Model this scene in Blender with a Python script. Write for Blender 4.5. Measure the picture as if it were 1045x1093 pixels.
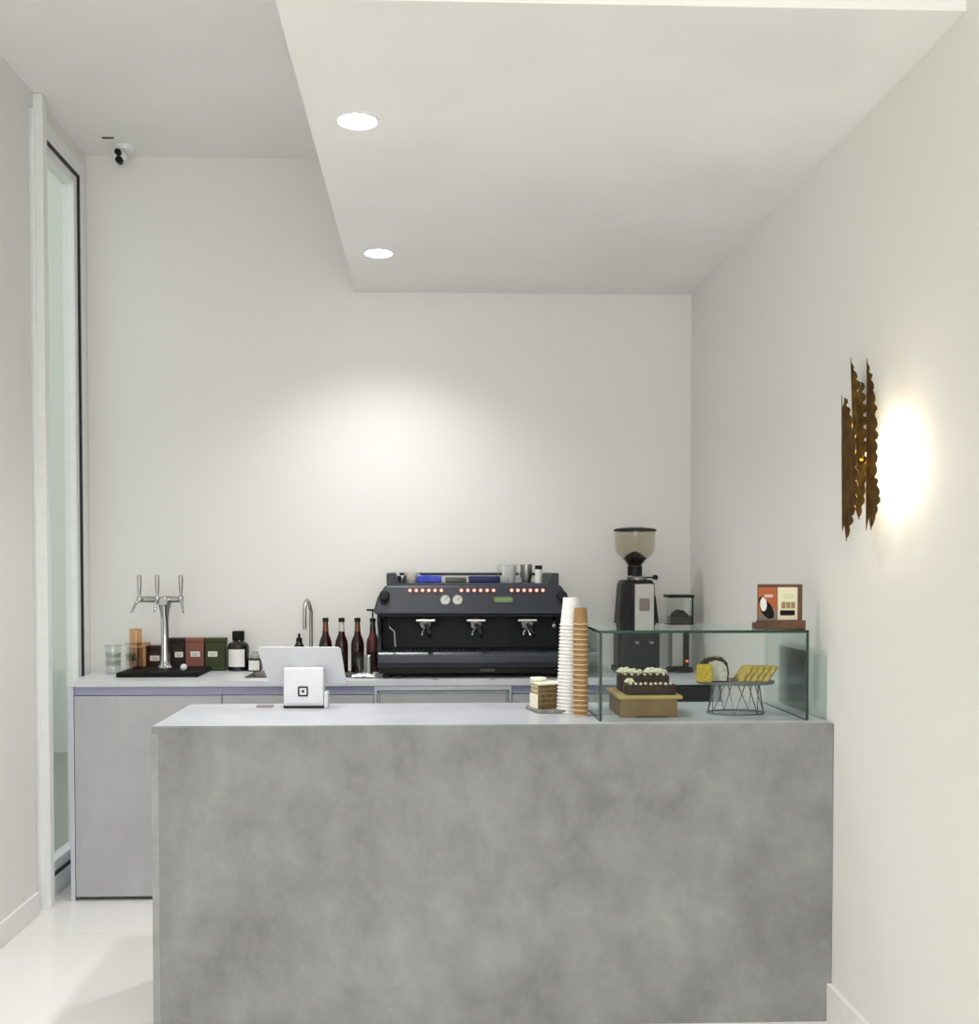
import bpy, bmesh, math, random
from mathutils import Vector, Matrix
random.seed(7)
PI = math.pi
C = bpy.context.scene.collection
for o in list(bpy.data.objects): bpy.data.objects.remove(o)

# ------------------------------------------------------------------ camera
cam = bpy.data.cameras.new('camera'); co = bpy.data.objects.new('camera', cam); C.objects.link(co)
co.location = (0, 0, 1.5233); co.rotation_euler = (PI/2 - .0277, 0, -.0351)
cam.sensor_width = 36; cam.lens = 1158.35*36/1093; cam.sensor_fit = 'AUTO'
cam.shift_x = .0206; cam.shift_y = .0811; cam.clip_start = .05
bpy.context.scene.camera = co
# ------------------------------------------------------------------ world, light, exposure
w = bpy.data.worlds.new('World'); bpy.context.scene.world = w; w.use_nodes = True
w.node_tree.nodes['Background'].inputs[0].default_value = (.86, .9, .9, 1)
w.node_tree.nodes['Background'].inputs[1].default_value = .75
vs = bpy.context.scene.view_settings
vs.view_transform = 'Standard'; vs.look = 'None'; vs.gamma = 1; vs.exposure = 0.70; vs.use_curve_mapping = False
def area(name, loc, rot, sx, sy, e, col=(1, 1, 1)):
    l = bpy.data.lights.new(name, 'AREA'); l.shape = 'RECTANGLE'; l.size = sx; l.size_y = sy; l.energy = e; l.color = col
    o = bpy.data.objects.new(name, l); C.objects.link(o); o.location = loc; o.rotation_euler = rot; return o
area('shopfront_fill_lamp', (-.2, -2.85, 1.75), (PI/2, 0, 0), 2.7, 2.6, 52, (1, .99, .97))     # fill lamp added behind the viewer, in front of the unseen shop window
DOWN_W = 53; SCONCE_W = 2.0; ROOM_FILL_W = 29

# ------------------------------------------------------------------ materials
def mat(name, col, rough=.5, metal=0, spec=.5, noise=None, bump=0, nscale=20, emit=None, es=0, coat=0):
    m = bpy.data.materials.new(name); m.use_nodes = True; nt = m.node_tree; b = nt.nodes['Principled BSDF']
    b.inputs['Base Color'].default_value = (*col, 1); b.inputs['Roughness'].default_value = rough
    b.inputs['Metallic'].default_value = metal; b.inputs['Specular IOR Level'].default_value = spec
    b.inputs['Coat Weight'].default_value = coat
    if emit: b.inputs['Emission Color'].default_value = (*emit, 1); b.inputs['Emission Strength'].default_value = es
    tc = nt.nodes.new('ShaderNodeTexCoord')
    n = nt.nodes.new('ShaderNodeTexNoise'); n.inputs['Scale'].default_value = nscale; n.inputs['Detail'].default_value = 4
    nt.links.new(tc.outputs['Object'], n.inputs['Vector'])
    if noise is None: noise = tuple(min(1, c*1.05) for c in col)
    r = nt.nodes.new('ShaderNodeValToRGB'); r.color_ramp.elements[0].position = .35; r.color_ramp.elements[1].position = .68
    r.color_ramp.elements[0].color = (*col, 1); r.color_ramp.elements[1].color = (*noise, 1)
    nt.links.new(n.outputs['Fac'], r.inputs[0]); nt.links.new(r.outputs[0], b.inputs['Base Color'])
    if bump:
        bp = nt.nodes.new('ShaderNodeBump'); bp.inputs['Strength'].default_value = bump; bp.inputs['Distance'].default_value = .005
        nt.links.new(n.outputs['Fac'], bp.inputs['Height']); nt.links.new(bp.outputs[0], b.inputs['Normal'])
    return m
def glass(name, tint, rough=.01, ior=1.45):
    m = bpy.data.materials.new(name); m.use_nodes = True; nt = m.node_tree
    for n in list(nt.nodes):
        if n.type != 'OUTPUT_MATERIAL': nt.nodes.remove(n)
    out = nt.nodes['Material Output']
    t = nt.nodes.new('ShaderNodeBsdfTransparent'); t.inputs[0].default_value = (*tint, 1)
    g = nt.nodes.new('ShaderNodeBsdfGlossy'); g.inputs['Roughness'].default_value = rough; g.inputs[0].default_value = (.95, 1, .97, 1)
    f = nt.nodes.new('ShaderNodeFresnel'); f.inputs[0].default_value = ior
    x = nt.nodes.new('ShaderNodeMixShader')
    ge = nt.nodes.new('ShaderNodeNewGeometry'); mr = nt.nodes.new('ShaderNodeMapRange')      # leaving faces get the inverse index, so a thin pane never reflects totally
    mr.inputs['To Min'].default_value = ior; mr.inputs['To Max'].default_value = 1/ior
    nt.links.new(ge.outputs['Backfacing'], mr.inputs['Value']); nt.links.new(mr.outputs[0], f.inputs[0])
    nt.links.new(f.outputs[0], x.inputs[0]); nt.links.new(t.outputs[0], x.inputs[1]); nt.links.new(g.outputs[0], x.inputs[2])
    nt.links.new(x.outputs[0], out.inputs[0]); return m
def cement(name, dark, light, rough, streak=None):
    """trowelled microcement: soft clouds over finer mottling"""
    m = bpy.data.materials.new(name); m.use_nodes = True; nt = m.node_tree; b = nt.nodes['Principled BSDF']
    b.inputs['Roughness'].default_value = rough
    tc = nt.nodes.new('ShaderNodeTexCoord')
    mp = nt.nodes.new('ShaderNodeMapping'); mp.inputs['Scale'].default_value = (1, 1, .8); nt.links.new(tc.outputs['Object'], mp.inputs[0])
    n1 = nt.nodes.new('ShaderNodeTexNoise'); n1.inputs['Scale'].default_value = 1.9; n1.inputs['Detail'].default_value = 6; n1.inputs['Roughness'].default_value = .62; n1.inputs['Distortion'].default_value = .15
    n2 = nt.nodes.new('ShaderNodeTexNoise'); n2.inputs['Scale'].default_value = 6; n2.inputs['Detail'].default_value = 8; n2.inputs['Roughness'].default_value = .68; n2.inputs['Distortion'].default_value = .25
    for n in (n1, n2): nt.links.new(mp.outputs[0], n.inputs['Vector'])
    a = nt.nodes.new('ShaderNodeMath'); a.operation = 'MULTIPLY_ADD'; a.inputs[1].default_value = .5
    nt.links.new(n2.outputs['Fac'], a.inputs[0]); 
    h = nt.nodes.new('ShaderNodeMath'); h.operation = 'MULTIPLY'; h.inputs[1].default_value = .5; nt.links.new(n1.outputs['Fac'], h.inputs[0]); nt.links.new(h.outputs[0], a.inputs[2])
    r = nt.nodes.new('ShaderNodeValToRGB'); r.color_ramp.elements[0].position = .36; r.color_ramp.elements[1].position = .66
    r.color_ramp.elements[0].color = (*dark, 1); r.color_ramp.elements[1].color = (*light, 1)
    nt.links.new(a.outputs[0], r.inputs[0]); nt.links.new(r.outputs[0], b.inputs['Base Color'])
    bp = nt.nodes.new('ShaderNodeBump'); bp.inputs['Strength'].default_value = .06; bp.inputs['Distance'].default_value = .01
    nt.links.new(n2.outputs['Fac'], bp.inputs['Height']); nt.links.new(bp.outputs[0], b.inputs['Normal'])
    return m
def beans_mat():
    m = bpy.data.materials.new('coffee_beans'); m.use_nodes = True; nt = m.node_tree; b = nt.nodes['Principled BSDF']
    b.inputs['Roughness'].default_value = .4
    tc = nt.nodes.new('ShaderNodeTexCoord'); v = nt.nodes.new('ShaderNodeTexVoronoi'); v.inputs['Scale'].default_value = 110
    nt.links.new(tc.outputs['Object'], v.inputs['Vector'])
    r = nt.nodes.new('ShaderNodeValToRGB'); r.color_ramp.elements[0].color = (.03, .018, .012, 1); r.color_ramp.elements[1].color = (.004, .003, .002, 1)
    nt.links.new(v.outputs['Distance'], r.inputs[0]); nt.links.new(r.outputs[0], b.inputs['Base Color'])
    bp = nt.nodes.new('ShaderNodeBump'); bp.invert = True; bp.inputs['Strength'].default_value = .8; nt.links.new(v.outputs['Distance'], bp.inputs['Height']); nt.links.new(bp.outputs[0], b.inputs['Normal'])
    return m
def tile_mat():
    m = bpy.data.materials.new('polished_floor_tile'); m.use_nodes = True; nt = m.node_tree; b = nt.nodes['Principled BSDF']
    b.inputs['Roughness'].default_value = .16
    tc = nt.nodes.new('ShaderNodeTexCoord'); br = nt.nodes.new('ShaderNodeTexBrick'); br.offset = 0
    br.inputs['Scale'].default_value = 1; br.inputs['Brick Width'].default_value = .9; br.inputs['Row Height'].default_value = .9
    br.inputs['Mortar Size'].default_value = .0015; br.inputs['Color1'].default_value = (.86, .845, .825, 1); br.inputs['Color2'].default_value = (.85, .835, .815, 1); br.inputs['Mortar'].default_value = (.66, .645, .62, 1)
    nt.links.new(tc.outputs['Object'], br.inputs['Vector']); nt.links.new(br.outputs['Color'], b.inputs['Base Color'])
    return m
M = dict(
    wall=mat('wall_paint', (.81, .80, .765), .85, nscale=1.5, noise=(.82, .81, .775)),
    ceil=mat('ceiling_paint', (.88, .87, .85), .9, nscale=2),
    white=mat('white_frame_paint', (.83, .84, .84), .4),
    skirt=mat('skirting_paint', (.85, .84, .82), .4),
    floor=tile_mat(),
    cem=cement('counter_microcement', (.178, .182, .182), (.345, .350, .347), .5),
    top=cement('lit_counter_top_microcement', (.42, .435, .48), (.56, .57, .61), .32),
    cem2=cement('cabinet_microcement', (.40, .405, .425), (.50, .505, .515), .5),
    wtop=cement('worktop_microcement', (.56, .58, .61), (.68, .70, .72), .3),
    lilac=mat('lilac_reflection', (.36, .36, .52), .35),
    steelw=mat('pale_steel_trim', (.62, .64, .72), .3, .4),
    gap=mat('shadow_gap_board', (.03, .03, .03), .7),
    gasket=mat('black_rubber_gasket', (.01, .01, .012), .5),
    pane=glass('window_glass', (.955, .965, .945)),
    cglass=glass('case_glass', (.945, .98, .968), ior=1.24), sglass=glass('upstand_glass', (.965, .985, .978), rough=.3, ior=1.2),
    cedge=mat('green_glass_edge', (.012, .045, .032), .15),
    clear=glass('clear_glass', (.965, .975, .97), ior=1.4),
    smoke=glass('hopper_plastic', (.91, .895, .85), ior=1.3),
    chrome=mat('chrome', (.50, .50, .50), .12, 1),
    steel=mat('brushed_steel', (.42, .41, .385), .32, 1),
    black=mat('black_plastic', (.004, .004, .005), .45, spec=.3),
    blackm=mat('matte_black', (.006, .006, .006), .7, spec=.2),
    mach=mat('espresso_machine_paint', (.022, .025, .036), .42, spec=.4),
    machd=mat('espresso_machine_cavity', (.007, .009, .012), .5, spec=.3),
    machl=mat('espresso_machine_tray', (.026, .030, .042), .33, spec=.5),
    button=mat('lit_button', (.6, .25, .18), .4, emit=(1, .50, .40), es=.75),
    ring=mat('red_button_ring', (.35, .05, .03), .4),
    lcd=mat('green_badge', (.16, .27, .08), .4),
    olive=mat('olive_trim', (.06, .08, .03), .4),
    dial=mat('dial_face', (.75, .76, .70), .35),
    blue=mat('blue_fabric', (.04, .06, .42), .7, noise=(.07, .10, .55)),
    navy=mat('navy_fabric', (.02, .02, .10), .7),
    olivebox=mat('grey_green_box', (.10, .10, .085), .6),
    cream=mat('cream_ceramic', (.72, .66, .54), .35),
    ivory=mat('white_ceramic', (.78, .78, .76), .3),
    plastic=mat('white_plastic', (.63, .64, .665), .4),
    paper=mat('white_paper', (.80, .795, .77), .6),
    label=mat('paper_label', (.78, .77, .73), .6),
    kraft=mat('kraft_card', (.30, .165, .06), .65, noise=(.35, .20, .08)),
    rim=mat('pale_cup_rim', (.58, .42, .25), .5),
    peach=glass('peach_glass', (.95, .83, .70), ior=1.4),
    peachrim=mat('peach_glass_rim', (.40, .20, .12), .3),
    clearrim=mat('clear_glass_rim', (.34, .40, .38), .2),
    brown=mat('dark_brown_carton', (.028, .010, .008), .5, spec=.3),
    plum=mat('plum_carton', (.016, .007, .007), .5, spec=.3),
    terra=mat('terracotta_carton', (.22, .085, .055), .5, spec=.3),
    green=mat('olive_green_carton', (.034, .042, .011), .5, spec=.3),
    amber=mat('amber_liquid_glass', (.018, .003, .003), .12),
    amber2=mat('orange_liquid_glass', (.13, .04, .01), .12),
    amber3=mat('clear_neck_glass', (.55, .52, .46), .1),
    red=mat('red_bottle_label', (.07, .012, .012), .4),
    dkbottle=mat('black_glass', (.010, .009, .009), .08),
    wood=mat('pale_wood', (.40, .25, .075), .55, nscale=9, noise=(.50, .34, .11)),
    woodf=mat('crate_wood', (.17, .095, .028), .6, nscale=12, noise=(.25, .145, .045)),
    walnut=mat('walnut_wood', (.075, .032, .016), .5, nscale=14, noise=(.14, .055, .025)),
    choc=mat('chocolate_cake', (.016, .007, .005), .7, spec=.2, nscale=60, noise=(.05, .018, .010), bump=.5),
    nut=mat('pale_nut', (.74, .62, .44), .6),
    petal=mat('cream_petal', (.84, .76, .50), .6, nscale=60, noise=(.88, .84, .72)),
    petalc=mat('yellow_flower_centre', (.55, .48, .05), .6),
    sponge=mat('yellow_sponge', (.42, .27, .02), .85, spec=.1, nscale=120, noise=(.58, .42, .07), bump=.4),
    pastry=mat('sliced_pastry', (.48, .32, .06), .75, spec=.2, nscale=70, noise=(.68, .52, .18), bump=.4),
    crust=mat('pastry_crust', (.26, .13, .03), .6, nscale=60),
    filling=mat('pale_filling', (.55, .53, .48), .7, nscale=60, noise=(.42, .36, .30)),
    frost=mat('white_frosting', (.84, .80, .66), .5, bump=.3, nscale=40),
    layer=mat('cake_side', (.085, .055, .02), .85, nscale=70, noise=(.16, .11, .045), bump=.5),
    creamy=mat('brown_cream', (.24, .17, .08), .7), layerl=mat('cake_cut_side', (.66, .58, .36), .8, nscale=90, noise=(.38, .30, .14), bump=.5),
    slate=mat('slate_board', (.19, .175, .15), .6, nscale=30, noise=(.25, .235, .2)),
    platec=mat('grey_stone_plate', (.13, .14, .15), .5),
    wire=mat('grey_wire', (.20, .20, .19), .35, .8),
    brass=mat('aged_brass', (.085, .050, .010), .34, 1, nscale=26, noise=(.22, .14, .035), bump=.3),
    orange=mat('orange_print', (.42, .11, .03), .6),
    cardc=mat('cream_card', (.70, .66, .50), .6),
    tan=mat('tan_print', (.30, .19, .09), .6),
    greenp=mat('pale_green_print', (.50, .56, .28), .6),
    greyp=mat('grey_print', (.22, .19, .17), .6),
    beans=beans_mat(),
    lamp=mat('lamp_diffuser', (1, 1, 1), .5, emit=(1, .98, .95), es=14),
    outwall=mat('outdoor_render', (.62, .65, .60), .9),
    outground=mat('outdoor_paving', (.34, .36, .31), .9),
)

bb = M['brass'].node_tree.nodes['Principled BSDF']
bb.inputs['Metallic'].default_value = .75; bb.inputs['Roughness'].default_value = .45; bb.inputs['Specular Tint'].default_value = (.32, .20, .05, 1)

# ------------------------------------------------------------------ helpers
def B(): return bmesh.new()
def box(bm, x0, x1, y0, y1, z0, z1, mi=0, rot=None, piv=(0, 0, 0)):
    vs_ = [Vector((x, y, z)) for x in (x0, x1) for y in (y0, y1) for z in (z0, z1)]
    if rot:
        R = Matrix.Rotation(rot[1], 4, rot[0]); p = Vector(piv); vs_ = [R @ (v-p) + p for v in vs_]
    v = [bm.verts.new(q) for q in vs_]
    for f in ((0, 1, 3, 2), (4, 6, 7, 5), (0, 4, 5, 1), (2, 3, 7, 6), (0, 2, 6, 4), (1, 5, 7, 3)):
        fc = bm.faces.new([v[i] for i in f]); fc.material_index = mi
    return v
def lathe(bm, prof, n=32, cx=0, cy=0, z0=0, mi=0, axis='Z', a=None):
    """prof: (r, h) from bottom to top; open ends at r=0 are closed"""
    rings = []
    for r, h in prof:
        if r < 1e-6:
            rings.append([(0, 0, h)])
        else:
            rings.append([(r*math.cos(2*PI*k/n), r*math.sin(2*PI*k/n), h) for k in range(n)])
    def T(p):
        x, y, z = p
        if axis == 'Y': x, y, z = x, z, -y
        if axis == 'X': x, y, z = z, y, -x
        return (x+cx, y+cy, z+z0)
    R = [[bm.verts.new(T(p)) for p in rg] for rg in rings]
    for A, D in zip(R, R[1:]):
        for k in range(n):
            q = [A[k % len(A)], A[(k+1) % len(A)], D[(k+1) % len(D)], D[k % len(D)]]
            u = []
            for v in q:
                if v not in u: u.append(v)
            if len(u) > 2:
                try: f = bm.faces.new(u); f.material_index = mi; f.smooth = True
                except ValueError: pass
    return R
def cyl(bm, r, z0, z1, cx=0, cy=0, n=28, axis='Z', mi=0, r2=None):
    if axis == 'Z': lathe(bm, [(0, z0), (r, z0), (r2 or r, z1), (0, z1)], n, cx, cy, 0, mi)
def disc_y(bm, r, y0, y1, cx, cz, n=24, mi=0, r2=None):
    """cylinder whose axis runs along y"""
    lathe(bm, [(0, y0), (r, y0), (r2 or r, y1), (0, y1)], n, cx, 0, cz, mi, 'Y')
def disc_x(bm, r, x0, x1, cy, cz, n=24, mi=0):
    lathe(bm, [(0, x0), (r, x0), (r, x1), (0, x1)], n, 0, cy, cz, mi, 'X')
def tube(bm, pts, r, n=12, cap=True, rs=None):
    pts = [Vector(p) for p in pts]; rings = []; up = None
    for i, p in enumerate(pts):
        t = (pts[min(i+1, len(pts)-1)] - pts[max(i-1, 0)]).normalized()
        if up is None: up = Vector((0, 0, 1)) if abs(t.z) < .9 else Vector((1, 0, 0))
        s = t.cross(up).normalized(); up = s.cross(t).normalized()
        rr = rs[i] if rs else r
        rings.append([bm.verts.new(p + rr*(math.cos(2*PI*k/n)*s + math.sin(2*PI*k/n)*up)) for k in range(n)])
    for A, D in zip(rings, rings[1:]):
        for k in range(n):
            f = bm.faces.new([A[k], A[(k+1) % n], D[(k+1) % n], D[k]]); f.smooth = True
    if cap:
        bm.faces.new(rings[0][::-1]); bm.faces.new(rings[-1])
def arc(c, r, a0, a1, n, plane='YZ', k=0):
    out = []
    for i in range(n+1):
        a = a0 + (a1-a0)*i/n
        u, v = c[0]+r*math.cos(a), c[1]+r*math.sin(a)
        out.append((k, u, v) if plane == 'YZ' else ((u, k, v) if plane == 'XZ' else (u, v, k)))
    return out
def prism(bm, poly, a, b, plane='XZ', mi=0):
    """polygon in a plane extruded between a and b on the remaining axis"""
    def P(u, v, t):
        return (u, t, v) if plane == 'XZ' else ((t, u, v) if plane == 'YZ' else (u, v, t))
    A = [bm.verts.new(P(u, v, a)) for u, v in poly]; D = [bm.verts.new(P(u, v, b)) for u, v in poly]
    n = len(poly); fs = [bm.faces.new(A), bm.faces.new(D)]
    for i in range(n): fs.append(bm.faces.new([A[i], A[(i+1) % n], D[(i+1) % n], D[i]]))
    for f in fs: f.material_index = mi
    return A, D
def rrect(x0, x1, z0, z1, r, n=5):
    out = []
    for (cx, cz, a) in ((x1-r, z1-r, 0), (x0+r, z1-r, PI/2), (x0+r, z0+r, PI), (x1-r, z0+r, 1.5*PI)):
        for i in range(n+1): out.append((cx+r*math.cos(a+PI/2*i/n), cz+r*math.sin(a+PI/2*i/n)))
    return out
def obj(name, bm, m, parent=None, bevel=0, seg=2, smooth=False, loc=None):
    bmesh.ops.recalc_face_normals(bm, faces=bm.faces)
    if not smooth:
        for e in bm.edges:
            if len(e.link_faces) == 2 and e.calc_face_angle() > .6: e.smooth = False
    me = bpy.data.meshes.new(name); bm.to_mesh(me); bm.free()
    for x in (m if isinstance(m, (list, tuple)) else [m]): me.materials.append(x)
    o = bpy.data.objects.new(name, me); C.objects.link(o)
    if parent: o.parent = parent
    if loc: o.location = loc
    if bevel:
        b = o.modifiers.new('Bevel', 'BEVEL'); b.width = bevel; b.segments = seg; b.limit_method = 'ANGLE'; b.angle_limit = math.radians(40)
    if smooth:
        for p in me.polygons: p.use_smooth = True
    return o
def tag(o, label, cat, group=None):
    o['label'] = label; o['category'] = cat
    if group: o['group'] = group
    return o
def thing(name, label, cat, loc=(0, 0, 0), rz=0, group=None):
    o = bpy.data.objects.new(name, None); C.objects.link(o); o.empty_display_size = .05
    o.location = loc; o.rotation_euler = (0, 0, rz); return tag(o, label, cat, group)
def struct(name, bm, m, parent=None, bevel=0):
    o = obj(name, bm, m, parent, bevel)
    if not parent: o['kind'] = 'structure'
    return o
def sempty(name, loc=(0, 0, 0)):
    o = bpy.data.objects.new(name, None); C.objects.link(o); o.location = loc; o['kind'] = 'structure'; return o
def dup(root, loc=None, rz=None, label=None, group=None):
    r = root.copy(); C.objects.link(r)
    if loc: r.location = loc
    if rz is not None: r.rotation_euler = (0, 0, rz)
    if label: r['label'] = label
    if group: r['group'] = group
    for ch in list(root.children):
        c = ch.copy(); C.objects.link(c); c.parent = r
        for g in ch.children:
            d = g.copy(); C.objects.link(d); d.parent = c
    return r

# ------------------------------------------------------------------ the room
XR, XL, YB, YN, ZC, ZS, XS, YS = 1.337, -1.718, 5.548, -3.0, 3.567, 2.904, -.378, 2.70
T = .1
b = B(); box(b, XL-T, XR+T, YN-T, YB+T, -.1, 0); struct('floor', b, M['floor'])
b = B(); box(b, XL-T, XR+T, YN-T, YB+T, ZC, ZC+.1); struct('ceiling', b, M['ceil'])
b = B(); box(b, XL-T, XR+T, YB, YB+T, 0, ZC); struct('wall_back', b, M['wall'])
b = B(); box(b, XR, XR+T, YN, YB, 0, ZC); struct('wall_right', b, M['wall'])
b = B(); box(b, XS, XR, YS, YB, ZS, ZC); struct('ceiling_soffit', b, M['ceil'])
# left wall: plain up to the mullion, then the tall fixed window, with a strip over it
WY0, WY1, WZ1 = 4.80, 5.50, 3.50
b = B(); box(b, XL-T, XL, YN, 4.76, 0, ZC); box(b, XL-T, XL, 4.76, YB, WZ1, ZC); box(b, XL-T, XL, WY1, YB, 0, WZ1); box(b, XL-T, XL, 4.76, WY1, 0, .03)
struct('wall_left', b, M['wall'])
b = B(); box(b, XL-.09, XL+.040, 4.82, 4.875, 0, ZC-.001); struct('trim_1', b, M['white'], bevel=.003)
win = sempty('window_1', (XL, WY0+.01, .03))
def fr(bm, y0, y1, z0, z1, wd, x0, x1):
    box(bm, x0, x1, y0, y0+wd, z0, z1); box(bm, x0, x1, y1-wd, y1, z0, z1)
    box(bm, x0, x1, y0+wd, y1-wd, z0, z0+wd); box(bm, x0, x1, y0+wd, y1-wd, z1-wd, z1)
WH = WZ1-.03; WW = WY1-WY0-.01
b = B(); fr(b, 0, WW, 0, WH, .075, -.07, .006); struct('window_frame', b, M['white'], win, .002)
b = B(); fr(b, .0745, WW-.0745, .0745, WH-.0745, .012, -.06, .0065); struct('gasket', b, M['gasket'], win)
b = B(); fr(b, .0865, WW-.0865, .0865, WH-.0865, .05, -.06, -.004); struct('sash', b, M['white'], win, .002)
b = B(); box(b, -.034, -.028, .13, WW-.13, .13, WH-.13); struct('window_pane', b, M['pane'], win)
# shop front behind the viewer
b = B(); box(b, XL, XR, YN-T, YN, 0, .3); box(b, XL, XR, YN-T, YN, 3.2, ZC); box(b, XL, XL+.15, YN-T, YN, .3, 3.2); box(b, XR-.15, XR, YN-T, YN, .3, 3.2)
struct('wall_front', b, M['wall'])
b = B(); box(b, XL+.15, XR-.15, YN-.06, YN-.05, .3, 3.2); struct('window_2', b, M['pane'])
# skirting and the outdoor space seen through the tall window
b = B(); box(b, XR-.018, XR, YN, 3.538, 0, .13); struct('baseboard_right', b, M['skirt'], bevel=.003)
b = B(); box(b, XL, XL+.015, YN, 4.76, 0, .1); struct('baseboard_left', b, M['skirt'], bevel=.003)
b = B(); box(b, -9, XL-T, 2, 14, -.12, -.02); struct('floor_outside', b, M['outground'])
b = B(); box(b, -9, XL-.2, 9, 9.2, -.02, 7); struct('wall_outside', b, M['outwall'])

# ------------------------------------------------------------------ recessed ceiling lights
def downlight(x, y, z, label, r=.060, cone=2.3, watt=None, tint=(.985, .99, 1)):
    t = thing('recessed_downlight', label, 'ceiling light', (x, y, z), 0, 'recessed ceiling lights')
    b = B(); lathe(b, [(r, -.0005), (r+.008, -.0005), (r+.008, -.003), (r+.002, -.004), (r, -.0025), (r, -.0005)], 40); obj('trim_ring', b, M['white'], t)
    b = B(); lathe(b, [(0, -.013), (r*.5, -.011), (r*.85, -.007), (r, -.002), (0, -.001)], 40); obj('diffuser', b, M['lamp'], t)  # domed and widened to imitate the glare around the lamp
    l = bpy.data.lights.new('downlight_lamp', 'SPOT'); l.energy = watt or DOWN_W; l.spot_size = cone; l.spot_blend = 1; l.shadow_soft_size = .05; l.color = tint
    o = bpy.data.objects.new('downlight_lamp', l); C.objects.link(o); o.parent = t; o.location = (0, 0, -.02)
    return t
downlight(-.225, 3.424, ZS, 'bright round recessed light in the lowered ceiling, nearer the viewer')
downlight(-.227, 4.854, ZS, 'bright round recessed light in the lowered ceiling, nearer the back wall')

for x, y, lab in ((-1.05, 3.25, 'added unseen fill light over the gap left of the front counter'), (-1.05, .7, 'added unseen fill light over the left aisle, ahead of the viewer'), (.35, .7, 'added unseen fill light above the customer side of the counter'), (-1.05, -.9, 'added unseen fill light behind the viewer on the left'), (.35, -.9, 'added unseen fill light behind the viewer on the right')):
    downlight(x, y, ZC, lab, watt=ROOM_FILL_W*(2.2 if y > 3 else 1), cone=1.95, tint=(1, .965, .91))  # out-of-view lamps added to brighten the room and the floor bounce

# ------------------------------------------------------------------ front counter
YF, YFB, XC = 3.5386, 4.1076, -.9045
t = thing('front_counter', 'long grey microcement service counter with waterfall end, in the foreground', 'counter', (XC, YF, 0))
L = XR-XC-.002; D = YFB-YF
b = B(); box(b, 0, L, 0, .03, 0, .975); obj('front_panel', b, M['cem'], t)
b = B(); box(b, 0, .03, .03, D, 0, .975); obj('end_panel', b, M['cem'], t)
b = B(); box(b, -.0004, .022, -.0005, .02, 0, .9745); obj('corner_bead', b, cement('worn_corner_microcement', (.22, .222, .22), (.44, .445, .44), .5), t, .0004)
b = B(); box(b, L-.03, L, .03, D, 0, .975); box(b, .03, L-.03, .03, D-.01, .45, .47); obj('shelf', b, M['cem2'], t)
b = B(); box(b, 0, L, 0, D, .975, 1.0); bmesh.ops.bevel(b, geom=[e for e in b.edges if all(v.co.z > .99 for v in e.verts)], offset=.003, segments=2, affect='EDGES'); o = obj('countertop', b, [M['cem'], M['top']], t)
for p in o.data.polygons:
    if p.normal.z > .9: p.material_index = 1  # top faces paler than the panels: light and reflection put into the colour

# ------------------------------------------------------------------ back counter
YW, ZW = 4.94, .9985
XW0 = -1.636
sx0, sx1, sy0, sy1 = -.87, -.33, 5.06, 5.40
b = B()
for q in ((XW0, sx0, YW-.01, YB-.001), (sx1, XR-.001, YW-.01, YB-.001), (sx0, sx1, YW-.01, sy0), (sx0, sx1, sy1, YB-.001)):
    box(b, *q, .974, ZW)
tag(obj('worktop', b, M['wtop']), 'pale grey cement worktop running along the back wall under the coffee machine', 'worktop')
t = thing('sink', 'steel sink bowl let into the back worktop behind the white tablet', 'sink', ((sx0+sx1)/2, (sy0+sy1)/2, ZW-.19))
hx, hy = (sx1-sx0)/2-.001, (sy1-sy0)/2-.001
b = B(); box(b, -hx, hx, -hy, hy, 0, .004); box(b, -hx, -hx+.004, -hy, hy, .004, .19); box(b, hx-.004, hx, -hy, hy, .004, .19); box(b, -hx+.004, hx-.004, -hy, -hy+.004, .004, .19); box(b, -hx+.004, hx-.004, hy-.004, hy, .004, .19)
obj('bowl', b, M['steel'], t)
b = B(); cyl(b, .028, .004, .008); obj('drain', b, M['chrome'], t)
def cabinet(x0, x1, label, name='base_cabinet', top=.972):
    t = thing(name, label, 'cabinet', (x0, YW, 0), 0, 'grey cabinets under the back worktop')
    w_ = x1-x0
    b = B(); box(b, 0, w_, .03, .59, .02, top); box(b, .01, w_-.01, .06, .55, 0, .02); obj('body', b, [M['gap']], t)
    b = B(); box(b, .0015, w_-.0015, 0, .022, .018, .931); obj('door', b, M['cem2'], t, .0015)
    b = B(); box(b, 0, w_, .012, .0295, .934, .9735); obj('handle_channel', b, M['lilac'], t)  # lilac tone is a reflection in the recess, put into the colour
    return t
cabinet(-1.608, -.9445, 'grey cement-faced cabinet at the left end of the back counter')
cabinet(-.9435, -.2565, 'grey cement-faced cabinet under the sink, behind the white tablet', top=.79)
cabinet(.3715, 1.09, 'grey cement-faced cabinet below the right side of the coffee machine')
b = B(); box(b, -1.628, -1.6085, YW-.004, YB-.002, 0, .9735); tag(obj('end_panel', b, M['steelw'], None, .001), 'pale blue-grey upright end panel closing the back counter on the left', 'panel')
t = thing('fridge_drawer', 'grey drawer with pale metal frame under the coffee machine', 'drawer unit', (-.255, YW, 0))
b = B(); box(b, 0, .625, .02, .58, .03, .972); box(b, .02, .6, .05, .5, 0, .03); obj('body', b, M['gap'], t)
b = B()
for q in ((.0, .012, .03, .972), (.613, .625, .03, .972), (.012, .613, .952, .972), (.016, .022, .03, .947), (.603, .609, .03, .947), (.016, .609, .942, .947)):
    box(b, q[0], q[1], -.006, .018, q[2], q[3])
obj('frame', b, M['steelw'], t)
b = B(); box(b, .024, .601, 0, .018, .03, .94); obj('drawer_front', b, M['cem2'], t, .002)
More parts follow.
